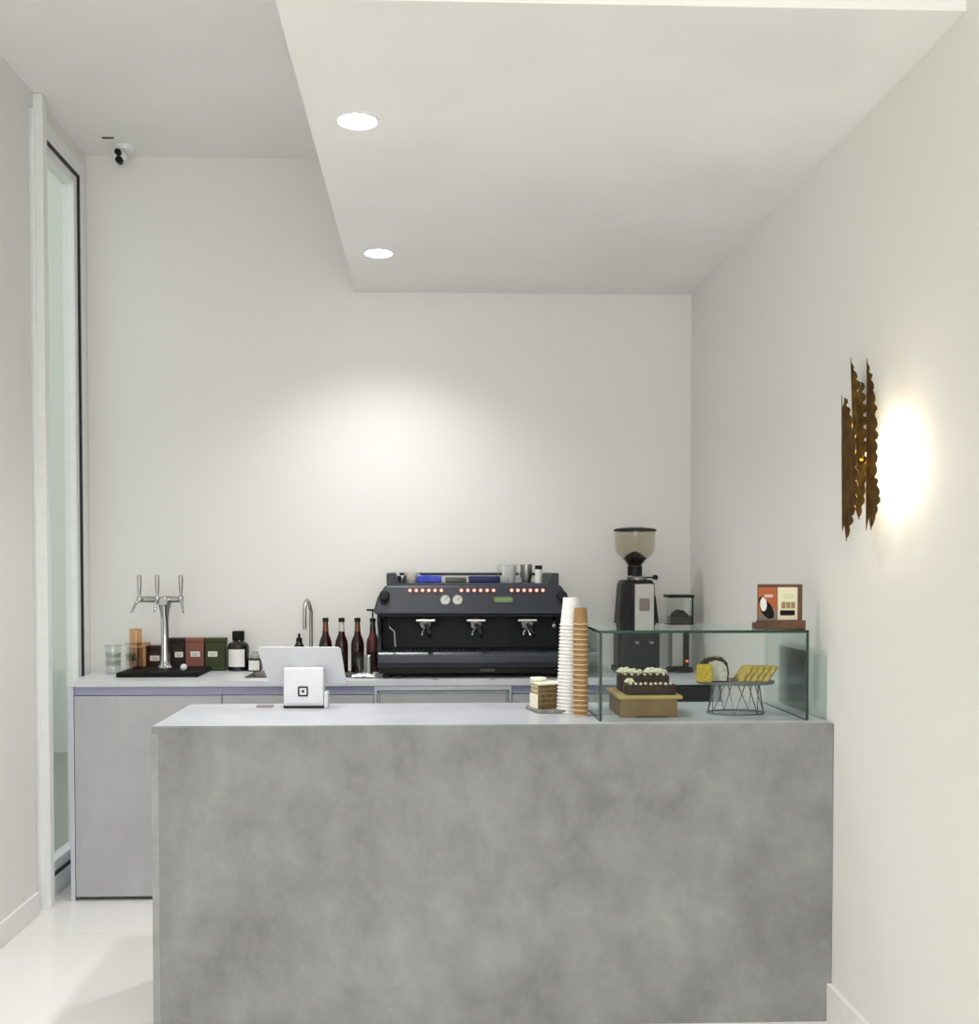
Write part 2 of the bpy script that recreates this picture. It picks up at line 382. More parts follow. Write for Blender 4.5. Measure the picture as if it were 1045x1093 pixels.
t = thing('undercounter_fridge', 'black appliance set under the worktop in the right corner', 'fridge', (1.095, YW, 0))
b = B(); box(b, 0, .236, .02, .58, 0, .972); obj('body', b, M['black'], t)
b = B(); box(b, .003, .205, 0, .02, .03, .96); obj('door', b, M['blackm'], t, .003)
b = B(); box(b, .207, .236, 0, .02, .0, .972); obj('filler_strip', b, M['cem2'], t)

# ------------------------------------------------------------------ espresso machine
t = thing('espresso_machine', 'large dark grey three-group espresso machine on the back worktop', 'coffee machine', (.2, 5.03, ZW))
def mz(z): return z-ZW
# local: x centre 0 (half width ~.45), y 0 = front, z 0 = worktop
for sx in (-1, 1):
    for y in (.03, .42):
        b = B(); cyl(b, .022, 0, .012, sx*.40, y); cyl(b, .016, .012, .022, sx*.40, y); obj('foot', b, M['black'], t)
b = B(); box(b, -.44, .44, .0, .46, .02, .052); obj('base', b, M['black'], t, .004)  # black block stands in for the shade between the feet
b = B(); prism(b, [(-.035, .052), (-.042, .075), (-.042, .112), (-.03, .124), (.02, .126), (.02, .118), (.3, .118), (.3, .052)], -.442, .442, 'YZ'); tr = obj('drip_tray_housing', b, M['machl'], t, .004)
b = B()
for k in range(-20, 21): box(b, k*.021-.007, k*.021+.007, .025, .23, .1185, .122)
obj('drip_grille', b, M['steel'], t)
b = B(); box(b, -.442, .442, .25, .46, .1185, .30); box(b, -.425, .425, .3, .46, .052, .1185); obj('back_body', b, M['machd'], t, .004)
for s in (-1, 1):
    b = B(); A = prism(b, [(-.02, .10), (-.005, .10), (.46, .10), (.46, .30), (.0, .30), (-.03, .27), (.06, .2)], s*.428, s*.446, 'YZ'); obj('side_panel', b, M['mach'], t, .004)
# head: front-view outline pushed back, face leaning
poly = [(-.458, .297), (-.460, .318), (-.445, .375), (-.408, .432), (.408, .432), (.445, .375), (.458, .318), (.456, .297)]
b = B(); A, D2 = prism(b, poly, 0, .46, 'XZ')
def fy(z): return -.035 + (z-.297)*.42      # leaning front face
for v in A: v.co.y = fy(v.co.z)
obj('head_housing', b, M['mach'], t, .012, 3)
b = B(); box(b, -.44, .44, -.02, .25, .285, .2965); obj('head_underside', b, M['machd'], t, .003)
# cup tray on top
b = B(); box(b, -.40, .40, .05, .455, .4325, .438); obj('cup_tray', b, M['mach'], t)
b = B(); box(b, -.355, .355, .438, .450, .472, .486)
obj('cup_rail', b, M['mach'], t, .003)
for x in (-.25, .02, .25):
    b = B(); cyl(b, .005, .438, .473, x, .444); obj('rail_post', b, M['chrome'], t)
for s in (-1, 1):
    b = B(); prism(b, [(s*.355, .4325), (s*.405, .4325), (s*.405, .487), (s*.37, .487)], .06, .45, 'XZ'); obj('corner_cheek', b, M['mach'], t, .004)
    b = B(); disc_y(b, .021, -.045, -.005, s*.412, .385 if s < 0 else .382, 28, r2=.024); disc_y(b, .010, -.005, .05, s*.412, .385, 16); obj('steam_knob', b, M['black'], t, .003)
    b = B(); tube(b, [(s*.395, .02, .29), (s*.393, .0, .26), (s*.385, -.03, .235), (s*.365, -.05, .22), (s*.36, -.055, .15)] if s < 0 else [(.375, .02, .29), (.375, -.01, .27), (.372, -.02, .255)], .0035, 10)
    if s > 0: lathe(b, [(0, -.011), (.008, -.008), (.011, 0), (.008, .008), (0, .011)], 14, .372, -.021, .243)
    obj('steam_wand', b, M['chrome'] if s > 0 else M['steel'], t)
# buttons, gauges, badge
def on_face(x, z, d=0): return (x, fy(z)-d, z)
for x0, x1 in ((-.294, -.149), (-.056, .094), (.178, .324)):
    for k in range(6):
        x = x0+(x1-x0)*k/5; z = .407; y = fy(z)
        b = B(); disc_y(b, .0105, y-.006, y+.004, x, z, 18); q = obj('brew_button', b, M['ring'], t); 
        b = B(); disc_y(b, .0072, y-.009, y-.0061, x, z, 16); obj('button_light', b, M['button'], q)
for x in (-.131, -.074):
    z = .364; y = fy(z)
    b = B(); lathe(b, [(.021, y-.012), (.024, y-.010), (.024, y+.006), (.021, y+.006), (.021, y-.012)], 32, x, 0, z, 0, 'Y'); q = obj('pressure_gauge', b, M['chrome'], t)
    b = B(); disc_y(b, .021, y-.008, y+.006, x, z, 32); box(b, x-.0012, x+.0012, y-.0105, y-.0085, z-.002, z+.016, 1, ('Y', .8), (x, 0, z)); obj('dial', b, [M['dial'], M['black']], q)
z = .364; y = fy(z)
b = B(); prism(b, rrect(.09, .186, z-.0155, z+.0155, .015, 8), y-.009, y+.006, 'XZ'); q = obj('badge', b, M['olive'], t)
b = B(); prism(b, rrect(.096, .180, z-.010, z+.010, .0098, 8), y-.012, y-.0091, 'XZ'); obj('badge_plate', b, M['lcd'], q)
# three groups with portafilters
for x in (-.222, .012, .25):
    b = B(); cyl(b, .034, .262, .2965, x, .045, 32); cyl(b, .026, .25, .262, x, .045, 28); g = obj('group_head', b, M['machd'], t)
    b = B(); lathe(b, [(0, .226), (.026, .228), (.032, .236), (.036, .262), (.030, .264), (0, .264)], 32, x, .02); box(b, x-.045, x+.045, -.018, .006, .262, .274); obj('portafilter', b, M['steel'], g, .003)
    b = B(); tube(b, [(x, -.008, .250), (x+.006, -.04, .243), (x+.013, -.075, .225), (x+.02, -.125, .205)], .011, 14, rs=[.007, .010, .0125, .0115]); obj('portafilter_handle', b, M['black'], g)
    b = B(); tube(b, [(x-.004, .02, .23), (x-.014, .015, .21), (x-.016, .015, .198)], .006, 10); tube(b, [(x+.004, .02, .23), (x+.014, .015, .21), (x+.016, .015, .198)], .006, 10); obj('spout', b, M['chrome'], g)
# small maker plate without words on the base
b = B(); prism(b, rrect(.03, .10, .03, .042, .005), -.003, .0, 'XZ'); obj('name_plate', b, M['olivebox'], t)

# things lying on the machine
ZT = ZW+.438
def on_top(x, y): return (.2+x, 5.03+y, ZT)
def soft_box(name, lab, cat, x, y, sx, sy, sz, m, rz=0, group=None):
    b = B(); A = box(b, -sx/2, sx/2, -sy/2, sy/2, 0, sz); bmesh.ops.subdivide_edges(b, edges=b.edges[:], cuts=3, use_grid_fill=True)
    rnd = random.Random(int(x*1000)+5)
    for v in b.verts:
        if v.co.z > .004: v.co += Vector([rnd.uniform(-.0015, .0015) for _ in range(3)])
    o = obj(name, b, m, None, .004, 2, True); o.location = on_top(x, y); o.rotation_euler = (0, 0, rz); return tag(o, lab, cat, group)
soft_box('folded_cloth', 'bright blue folded cloth on top of the coffee machine', 'cloth', -.205, .30, .12, .13, .034, M['blue'])
soft_box('small_carton', 'grey-green flat carton in the middle of the coffee machine top', 'box', -.075, .32, .10, .12, .026, M['olivebox'])
soft_box('folded_cloth', 'dark navy folded cloth right of centre on the coffee machine', 'cloth', .065, .30, .15, .13, .032, M['navy'])
def mug(name, lab, x, y, r, h, m, handle=True, cat='cup', group=None):
    t_ = thing(name, lab, cat, on_top(x, y), 0, group)
    b = B(); lathe(b, [(0, 0), (r*.7, 0), (r*.95, h*.35), (r, h), (r-.003, h), (r*.9-.002, h*.35), (r*.6, .004), (0, .004)], 28); obj('bowl', b, m, t_)
    if handle:
        b = B(); tube(b, arc((r*.9, h*.55), h*.28, -PI/2, PI/2, 8, 'XZ', 0), .0035, 8); obj('handle', b, m, t_)
    return t_
mug('coffee_cup', 'cream ceramic cup on the left of the coffee machine top', -.293, .28, .034, .05, M['cream'])
mug('milk_jug', 'small steel jug beside the left corner of the coffee machine top', -.345+.01, .16, .022, .035, M['chrome'], False, 'jug')
def tumbler(name, lab, loc, r0, r1, h, m, rm, cat='glass', group=None, th=.002, rz=0):
    t_ = thing(name, lab, cat, loc, rz, group)
    b = B(); lathe(b, [(0, 0), (r0, 0), (r1, h), (r1-th, h), (r0-th, .006), (0, .006)], 28); obj('glass_body', b, m, t_)
    b = B(); lathe(b, [(r1-th, h), (r1+.0006, h-.0012), (r1+.0006, h+.0012), (r1-th, h+.0016), (r1-th, h)], 28); obj('rim', b, rm, t_)
    return t_
G = 'glasses on top of the coffee machine'
tumbler('drinking_glass', 'clear glass at the left of the row on the coffee machine', on_top(.155, .22), .026, .034, .085, M['clear'], M['clearrim'], group=G)
mug('coffee_cup', 'white ceramic cup among the clear glasses on the coffee machine', .19, .34, .036, .085, M['ivory'], False)
tumbler('drinking_glass', 'clear glass right of the white cup on the coffee machine', on_top(.232, .24), .024, .032, .088, M['clear'], M['clearrim'], group=G)
mug('steel_tumbler', 'tall pale steel tumbler right of the glasses on the coffee machine', .275, .33, .030, .09, M['steel'], False)
t = thing('spice_jar', 'short clear jar with black lid on the coffee machine, right end', 'jar', on_top(.325, .22))
b = B(); lathe(b, [(0, 0), (.017, 0), (.017, .062), (.013, .066), (0, .066)], 24); obj('jar_body', b, M['ivory'], t)
b = B(); cyl(b, .0175, .066, .085); obj('lid', b, M['black'], t, .002)

# ------------------------------------------------------------------ draught tap tower and tray
TX, TY = -1.285, 5.27
t = thing('drip_tray', 'long black drip tray on the back worktop under the chrome tap', 'tray', (TX, TY, ZW))
poly = [(-.185, -.185), (.20, -.185), (.20, .16), (-.185, .16)]
b = B(); box(b, -.18, .20, -.17, .16, 0, .022); obj('tray_body', b, M['blackm'], t, .004)
b = B()
for k in range(12): box(b, -.17, .19, -.16+k*.026, -.15+k*.026, .0225, .0245)
obj('grille', b, M['black'], t)
t = thing('draught_tap_tower', 'chrome tap tower with three upright handles on the left of the worktop', 'beer tap', (TX+.005, TY+.01, ZW+.0245))
b = B(); lathe(b, [(0, 0), (.038, 0), (.038, .006), (.026, .02), (.0215, .04), (.019, .12), (.019, .24), (.024, .28), (.032, .305), (.034, .325), (.028, .342), (.012, .35), (0, .35)], 36); obj('column', b, M['chrome'], t)
b = B(); disc_x(b, .015, -.125, .09, -.005, .335, 20); obj('crossbar', b, M['chrome'], t)
b = B(); disc_y(b, .021, -.055, -.02, .005, .325, 24); obj('front_boss', b, M['chrome'], t, .003)
for x in (-.113, -.028, .084):
    b = B(); lathe(b, [(.006, .34), (.0065, .36), (.010, .385), (.011, .44), (.009, .452), (0, .454)], 18, x, -.03); q = obj('tap_handle', b, M['steel'], t)
    b = B(); lathe(b, [(0, .322), (.013, .324), (.014, .345), (.008, .356), (0, .356)], 18, x, -.03)
    sx = -1 if x < 0 else 1
    tube(b, [(x, -.035, .33), (x+sx*.012, -.06, .315), (x+sx*.024, -.085, .275)] if abs(x) > .05 else [(x, -.035, .33), (x, -.07, .315), (x, -.085, .28)], .007, 12, rs=[.009, .0075, .0055])
    obj('faucet', b, M['chrome'], q)
t = thing('ball', 'small white ball lying on the right of the black drip tray', 'ball', (-1.165, 5.16, ZW+.0245))
b = B(); bmesh.ops.create_uvsphere(b, u_segments=20, v_segments=12, radius=.0165); obj('ball_body', b, M['plastic'], t, smooth=True, loc=(0, 0, .0165))

# ------------------------------------------------------------------ glasses at the left end
G = 'clear glasses stacked at the left end of the back worktop'
for k, lab in enumerate(('bottom clear glass of the stack nearest the left window', 'middle clear glass of the stack nearest the left window', 'top clear glass of the stack nearest the left window')):
    tumbler('drinking_glass', lab, (-1.535, 5.30, ZW+k*.036), .034, .039, .062, M['clear'], M['clearrim'], group=G, th=.0035)
for k, lab in enumerate(('bottom clear glass of the second stack, beside the peach glasses', 'top clear glass of the second stack, beside the peach glasses')):
    tumbler('drinking_glass', lab, (-1.50+.025, 5.42, ZW+k*.05), .030, .036, .085, M['clear'], M['clearrim'], group=G, th=.0035)
P1 = tumbler('drinking_glass', 'lower peach tinted glass of the stacked pair left of the cartons', (-1.42, 5.28, ZW), .033, .0335, .13, M['peach'], M['peachrim'], group='peach tinted glasses', th=.003)
tumbler('drinking_glass', 'upper peach tinted glass of the stacked pair left of the cartons', (-1.42, 5.28, ZW+.1316), .030, .0315, .082, M['peach'], M['peachrim'], group='peach tinted glasses', th=.003)
tumbler('drinking_glass', 'single peach tinted glass standing behind the stacked peach pair', (-1.415, 5.40, ZW), .033, .036, .14, M['peach'], M['peachrim'], group='peach tinted glasses', th=.003)

# ------------------------------------------------------------------ cartons and dark bottles
def carton(name, lab, x0, x1, h, m, lx, lz, y=5.44, lw=.034, lh=.026):
    t_ = thing(name, lab, 'carton', ((x0+x1)/2, y, ZW), 0, 'cartons against the back wall'); w2 = (x1-x0)/2
    b = B(); box(b, -w2, w2, -.035, .035, 0, h-.02); box(b, -w2+.001, w2-.001, -.034, .034, h-.02, h-.018); obj('carton_body', b, m, t_, .002)
    b = B(); box(b, -w2-.001, w2+.001, -.036, .036, h-.018, h); obj('lid', b, m, t_, .002)
    b = B(); box(b, lx-lw/2, lx+lw/2, -.0362, -.0351, lz-lh/2, lz+lh/2); obj('paper_label', b, M['label'], t_)
    b = B(); [box(b, lx-lw*.3, lx+lw*.3, -.0366, -.0363, lz+dz-.0012, lz+dz+.0012) for dz in (-.005, .003)]; obj('label_print', b, M['greyp'], t_)
carton('tea_carton', 'short dark brown carton with white label, left of the tap column', -1.405, -1.318, .125, M['brown'], .0, .064, lw=.046)
carton('tea_carton', 'dark plum carton with white label right behind the tap column', -1.296, -1.214, .162, M['plum'], .012, .082, lw=.040)
carton('tea_carton', 'terracotta carton with white label between plum and olive cartons', -1.211, -1.122, .162, M['terra'], .003, .084, lw=.046)
carton('tea_carton', 'olive green carton with white label beside the black bottle', -1.113, -1.018, .162, M['green'], -.012, .084, lw=.046)
t = thing('apothecary_bottle', 'large black glass bottle with square white label', 'bottle', (-.955, 5.43, ZW))
b = B(); lathe(b, [(0, 0), (.050, 0), (.053, .004), (.053, .118), (.047, .134), (.030, .145), (.027, .152), (0, .152)], 40); obj('bottle_body', b, M['dkbottle'], t)
b = B(); cyl(b, .030, .150, .196); obj('cap', b, M['blackm'], t, .003)
def curved_label(bm, r, a0, a1, z0, z1, th=.0008, n=14):
    o_, i_ = [], []
    for k in range(n+1):
        a = a0+(a1-a0)*k/n; o_.append((math.cos(a)*(r+th), math.sin(a)*(r+th))); i_.append((math.cos(a)*(r+.0001), math.sin(a)*(r+.0001)))
    prism(bm, o_+i_[::-1], z0, z1, 'XY')
b = B(); curved_label(b, .053, -PI/2-.95, -PI/2+.75, .022, .108); obj('paper_label', b, M['label'], t)
t = thing('small_bottle', 'small square black jar with white label left of the tablet', 'bottle', (-.868, 5.40, ZW))
b = B(); box(b, -.034, .034, -.03, .03, 0, .064); obj('jar_body', b, M['dkbottle'], t, .006)
b = B(); lathe(b, [(0, .064), (.022, .064), (.022, .078), (.016, .082), (.016, .098), (0, .098)], 22); obj('stopper', b, M['clearrim'], t)
b = B(); box(b, -.026, .026, -.0312, -.0302, .006, .054); obj('paper_label', b, M['label'], t)
t = thing('dropper_bottle', 'black dropper bottle peeking over the top of the white tablet', 'bottle', (-.655, 5.44, ZW))
b = B(); lathe(b, [(0, 0), (.024, 0), (.025, .003), (.025, .12), (.013, .142), (0, .142)], 28); obj('bottle_body', b, M['dkbottle'], t)
b = B(); lathe(b, [(0, .140), (.015, .140), (.015, .160), (.007, .163), (.006, .18), (.003, .184), (0, .184)], 20); obj('dropper_cap', b, M['black'], t)
# faucet
t = thing('kitchen_faucet', 'slim steel gooseneck faucet rising behind the white tablet', 'faucet', (-.597, 5.45, ZW))
b = B(); cyl(b, .022, 0, .02); cyl(b, .017, .02, .06); obj('faucet_base', b, M['steel'], t, .002)
b = B(); tube(b, [(0, 0, .06), (0, 0, .15), (0, 0, .29)] + [(-.018*math.sin(PI*i/20), -.06+.06*math.cos(PI*i/10), .29+.06*math.sin(PI*i/10)) for i in range(1, 11)] + [(-.018, -.12, .24), (-.018, -.12, .21)], .0095, 16); obj('gooseneck', b, M['steel'], t)
b = B(); tube(b, [(.015, 0, .045), (.04, -.01, .055), (.065, -.02, .075)], .005, 10); obj('lever', b, M['steel'], t)

# ------------------------------------------------------------------ syrup bottles by the machine
def syrup(lab, x, y, body, neck, cap='cap', h=.265, name='syrup_bottle'):
    t_ = thing(name, lab, 'bottle', (x, y, ZW), 0, 'red-brown bottles left of the coffee machine')
    b = B(); lathe(b, [(0, 0), (.030, 0), (.032, .004), (.032, .135), (.029, .155), (.0165, .185), (.0155, .200)], 32); lathe(b, [(0, .199), (.0155, .199)], 32); obj('bottle_body', b, body, t_)
    b = B(); lathe(b, [(0, .2), (.0155, .2), (.0135, .225), (.0125, .247), (0, .247)], 24); obj('neck', b, neck, t_)
    if cap == 'cap':
        b = B(); lathe(b, [(0, .246), (.0150, .246), (.0155, .262), (.013, .266), (0, .266)], 24); obj('cap', b, M['black'], t_)
    else:
        b = B(); cyl(b, .0145, .246, .262); cyl(b, .004, .262, .300); box(b, -.03, .018, -.008, .008, .298, .308); obj('pump', b, M['black'], t_, .002)
    b = B(); curved_label(b, .032, -PI/2-.9, -PI/2+.9, .03, .10); obj('paper_label', b, M['plum'], t_)
    return t_
syrup('amber-necked syrup bottle, nearest the faucet', -.513, 5.33, M['amber'], M['amber2'])
syrup('syrup bottle with pale empty neck, second from the faucet', -.435, 5.33, M['amber'], M['amber3'])
syrup('darkest capped syrup bottle, third from the faucet', -.357, 5.33, M['amber'], M['amber2'])
syrup('dark syrup bottle with black pump, touching the coffee machine', -.284, 5.36, M['red'], M['dkbottle'], 'pump')
t = thing('steel_canister', 'slim steel canister at the left foot of the coffee machine', 'canister', (-.292, 5.16, ZW))
b = B(); lathe(b, [(0, 0), (.020, 0), (.020, .096), (.018, .098), (.018, .004), (0, .004)], 28); obj('canister_body', b, M['steel'], t)
t = thing('shot_glass', 'small clear glass in front of the third syrup bottle', 'glass', (-.345, 5.24, ZW))
b = B(); lathe(b, [(0, 0), (.018, 0), (.023, .08), (.0215, .08), (.0165, .005), (0, .005)], 24); obj('glass_body', b, M['clear'], t)
t = thing('white_cloth', 'crumpled white cloth on the worktop left of the coffee machine', 'cloth', (-.31, 5.06, ZW))
b = B(); bmesh.ops.create_grid(b, x_segments=16, y_segments=10, size=.5)
for v in b.verts:
    x, y = v.co.x, v.co.y; v.co = Vector((x*.11, y*.08, .004+.012*abs(math.sin(x*9+y*4))*max(0, 1-(x*x+y*y)*2.2)+.006*math.sin(y*14)**2))
q = obj('cloth_body', b, M['ivory'], t, smooth=True); so = q.modifiers.new('Solidify', 'SOLIDIFY'); so.thickness = .003; so.offset = -1

# ------------------------------------------------------------------ grinders
t = thing('coffee_grinder', 'tall espresso grinder with a big clear bean hopper', 'grinder', (1.005, 5.25, ZW))
b = B(); prism(b, rrect(-.105, .115, 0, .03, .01), -.14, .13, 'XZ'); obj('base', b, M['black'], t, .004)
b = B()
for s in (0,):
    prism(b, [(-.095, .03), (.105, .03), (.098, .21), (.085, .30), (.082, .43), (.07, .452), (-.065, .452), (-.078, .43), (-.088, .30), (-.095, .21)], -.03, .12, 'XZ')
obj('motor_housing', b, M['black'], t, .008)
b = B(); prism(b, [(-.098, .21), (-.02, .21), (-.02, .445), (-.05, .45), (-.07, .44)], -.06, -.03, 'XZ'); prism(b, [(.06, .21), (.103, .21), (.095, .26), (.08, .38), (.06, .38)], -.06, -.03, 'XZ'); obj('shoulder', b, M['black'], t, .004)
b = B(); prism(b, rrect(-.028, .066, .225, .435, .008), -.095, -.03, 'XZ'); obj('steel_fascia', b, M['steel'], t, .003)
b = B(); prism(b, rrect(-.006, .044, .305, .365, .008), -.099, -.0945, 'XZ'); obj('display', b, M['greyp'], t, .001)
b = B(); prism(b, rrect(-.085, .095, .0301, .205, .01), -.09, -.03, 'XZ'); obj('lower_body', b, M['machd'], t, .005)
b = B(); box(b, -.03, -.014, -.135, -.09, .15, .16); box(b, .04, .056, -.135, -.09, .15, .16); obj('portafilter_fork', b, M['steel'], t, .002)
b = B(); lathe(b, [(0, .452), (.05, .452), (.052, .465), (.045, .472), (0, .472)], 32, .005, .03); obj('grind_collar', b, M['steel'], t)
b = B(); tube(b, [(.04, .0, .464), (.08, -.02, .464)], .004, 10); lathe(b, [(0, .453), (.012, .454), (.014, .465), (.010, .476), (0, .477)], 18, .085, -.022); obj('adjustment_lever', b, M['black'], t)
b = B(); lathe(b, [(0, .472), (.036, .472), (.036, .52), (.030, .52), (0, .52)], 32, -.005, .03); obj('hopper_neck', b, M['black'], t)
b = B(); lathe(b, [(.034, .5205), (.052, .545), (.085, .575), (.097, .60), (.100, .688), (.098, .688), (.095, .601), (.083, .577), (.05, .547), (.032, .5205), (.034, .5205)], 40, -.005, .03); obj('bean_hopper', b, M['smoke'], t)
b = B(); lathe(b, [(0, .5208), (.031, .5208), (.048, .546), (.060, .556), (.035, .578), (.012, .59), (0, .592)], 32, -.005, .03); obj('coffee_beans', b, M['beans'], t)
b = B(); lathe(b, [(0, .6885), (.103, .6885), (.104, .698), (.09, .703), (.04, .708), (0, .708)], 40, -.005, .03); obj('hopper_lid', b, M['black'], t)
t = thing('coffee_grinder', 'small grinder with square clear hopper in the right corner', 'grinder', (1.225, 5.30, ZW))
b = B(); lathe(b, [(0, 0), (.068, 0), (.070, .012), (.06, .022), (0, .022)], 36, 0, 0); obj('base', b, M['black'], t)
b = B(); prism(b, rrect(-.045, .04, .022, .20, .01), -.035, .05, 'XZ'); obj('body', b, M['steel'], t, .008)
b = B(); prism(b, rrect(.012, .04, .0225, .2, .004), -.045, -.035, 'XZ'); obj('body_stripe', b, M['black'], t, .002)
b = B(); box(b, -.06, .06, -.055, .06, .20, .228); obj('collar', b, M['black'], t, .004)
b = B()
for q in ((-.056, -.053, -.05, .055), (.053, .056, -.05, .055), (-.053, .053, -.05, -.047), (-.053, .053, .052, .055)): box(b, *q, .228, .365)
obj('hopper', b, M['clear'], t)
b = B(); box(b, .05, .057, -.054, -.047, .228, .365); obj('hopper_corner_strip', b, M['black'], t)
b = B(); rnd = random.Random(3)
bmesh.ops.create_grid(b, x_segments=12, y_segments=12, size=.5)
for v in b.verts:
    x, y = v.co.x, v.co.y; v.co = Vector((x*.104, y*.096+.0025, .27+.035*max(0, 1-(x*x+y*y)*4)+rnd.uniform(-.004, .004)))
r_ = bmesh.ops.extrude_face_region(b, geom=b.faces[:])
for v in [g for g in r_['geom'] if isinstance(g, bmesh.types.BMVert)]: v.co.z = .2285
obj('coffee_beans', b, M['beans'], t)
b = B(); box(b, -.066, .062, -.06, .062, .3652, .379); obj('hopper_lid', b, M['black'], t, .003)
b = B(); disc_y(b, .006, -.048, -.0352, .028+.0, .055, 14); obj('power_light', b, mat('red_light', (.5, .05, .02), .4, emit=(1, .1, .03), es=1.2), t)

# ------------------------------------------------------------------ POS tablet on stand
t = thing('tablet_stand', 'white point-of-sale tablet on its stand, seen from behind', 'tablet', (-.463, 3.965, 1.0), 0)
b = B(); prism(b, rrect(-.072, .074, 0, .012, .004), 0, .085, 'XZ'); obj('base_shadow_plate', b, M['black'], t, .002)  # black colour imitates the dark shadow beneath the stand
b = B()
pr = [(0, .008), (-.004, .02), (-.004, .05), (.003, .146), (.012, .15), (.05, .14), (.085, .03), (.085, .008)]
prism(b, pr, -.072, .073, 'YZ'); st = obj('stand_body', b, M['plastic'], t, .005, 3)
# logo: outlined rounded square with a small inner square
def tilt_y(z): return -.0048 + (z-.05)*.007/.096 if z > .05 else -.0048
zc = .063; s_ = .0185
b = B(); outer = rrect(-s_, s_, zc-s_, zc+s_, .005); inner = rrect(-s_+.0058, s_-.0058, zc-s_+.0058, zc+s_-.0058, .0015)
n = len(outer)
for k in range(n):
    k2 = (k+1) % n
    q = [outer[k], outer[k2], inner[k2], inner[k]]
    va = [b.verts.new((u-.001, tilt_y(v)-.0006, v)) for u, v in q]; vb = [b.verts.new((u-.001, tilt_y(v)+.001, v)) for u, v in q]
    b.faces.new(va); b.faces.new(vb)
    for i in range(4): b.faces.new([va[i], va[(i+1) % 4], vb[(i+1) % 4], vb[i]])
prism(b, rrect(-.0055, .0035, zc-.0045, zc+.0045, .001), tilt_y(zc)-.0007, tilt_y(zc)+.001, 'XZ')
obj('logo', b, M['black'], st)
b = B(); box(b, .0735, .089, .0, .06, .0, .06); obj('card_reader', b, M['plastic'], t, .006, 3)
# tablet: leans back towards the barista, top edge nearer the viewer
tb = [(-.176, .222), (.132, .222), (.150, .080), (-.138, .080)]
b = B()
def tilted(u, v): return .015+ (v-.09)*-.35 + .07
import itertools
poly = []
def rpoly(pts, r, n=6):
    out = []; m_ = len(pts)
    for i in range(m_):
        p0, p1, p2 = Vector(pts[i-1]), Vector(pts[i]), Vector(pts[(i+1) % m_])
        a = p1+(p0-p1).normalized()*r; c = p1+(p2-p1).normalized()*r
        for k in range(n+1):
            s = k/n; out.append(tuple((1-s)**2*a+2*s*(1-s)*p1+s*s*c))
    return out
rp = rpoly(tb, .016)
A, D2 = prism(b, rp, 0, .012, 'XZ')
for v in A+D2: v.co.y += tilted(v.co.x, v.co.z)+(.0)
tbo = obj('tablet_back', b, M['plastic'], t, .003, 3)
b = B(); A, D2 = prism(b, [(u*.93, .151+(v-.151)*.9) for u, v in rp], .0125, .0135, 'XZ')
for v in A+D2: v.co.y += tilted(v.co.x, v.co.z)
obj('screen', b, M['black'], tbo)
b = B(); box(b, -.045, .045, .045, .075, .10, .145); obj('hinge', b, M['plastic'], t, .004)
t = thing('tablet_shadow_patch', 'thin grey patch left of the tablet stand, imitating its shadow', 'shadow patch', (-.61, 4.02, 1.0))  # flat grey shape painted in as the tablet's shadow on the counter
b = B(); prism(b, rrect(-.032, .032, -.022, .022, .015), 0, .004, 'XY'); obj('shadow_patch_body', b, M['greyp'], t)

# ------------------------------------------------------------------ cake slice on board
t = thing('serving_board', 'small grey octagonal board under the slice of cake', 'board', (.42, 3.86, 1.0))
b = B(); prism(b, [(-.075, .07), (-.045, -.055), (-.03, -.065), (.062, -.065), (.075, -.05), (.075, .05), (.06, .075), (-.06, .08)], 0, .012, 'XY'); obj('board_body', b, M['slate'], t, .003)
t = thing('cake_slice', 'tall slice of layer cake with white frosting on a grey board', 'cake', (.41, 3.86, 1.012))
# plan: wedge, cut face on the left, brown face on the right
pl = [(-.048, .035), (-.028, -.035), (-.018, -.04), (.05, -.012), (.052, .04)]
b = B(); prism(b, pl, 0, .085, 'XY'); o = obj('sponge_layers', b, [M['layer'], M['layerl']], t, .002)
for p in o.data.polygons:
    if p.normal.x < -.5: p.material_index = 1
for z in (.018, .036, .053, .069):
    b = B(); prism(b, [(x*1.012, y*1.012-.0003) for x, y in pl], z, z+.0035, 'XY'); obj('cream_layer', b, M['creamy'], t)
b = B(); prism(b, [(x*1.06, y*1.06) for x, y in pl], .085, .094, 'XY'); bmesh.ops.subdivide_edges(b, edges=b.edges[:], cuts=2, use_grid_fill=True)
obj('frosting', b, M['frost'], t, .004, 3)
b = B(); prism(b, [(-.052, .04), (-.046, .0), (-.01, .0), (.01, .025), (.0, .045)], .0945, .108, 'XY'); obj('frosting_curl', b, M['frost'], t, .006, 3)
b = B(); prism(b, [(-.052, .037), (-.050, .03), (-.034, -.03), (-.03, -.0355), (-.0285, -.03), (-.047, .036)], .0, .05, 'XY'); obj('frosting_edge', b, M['frost'], t, .002)

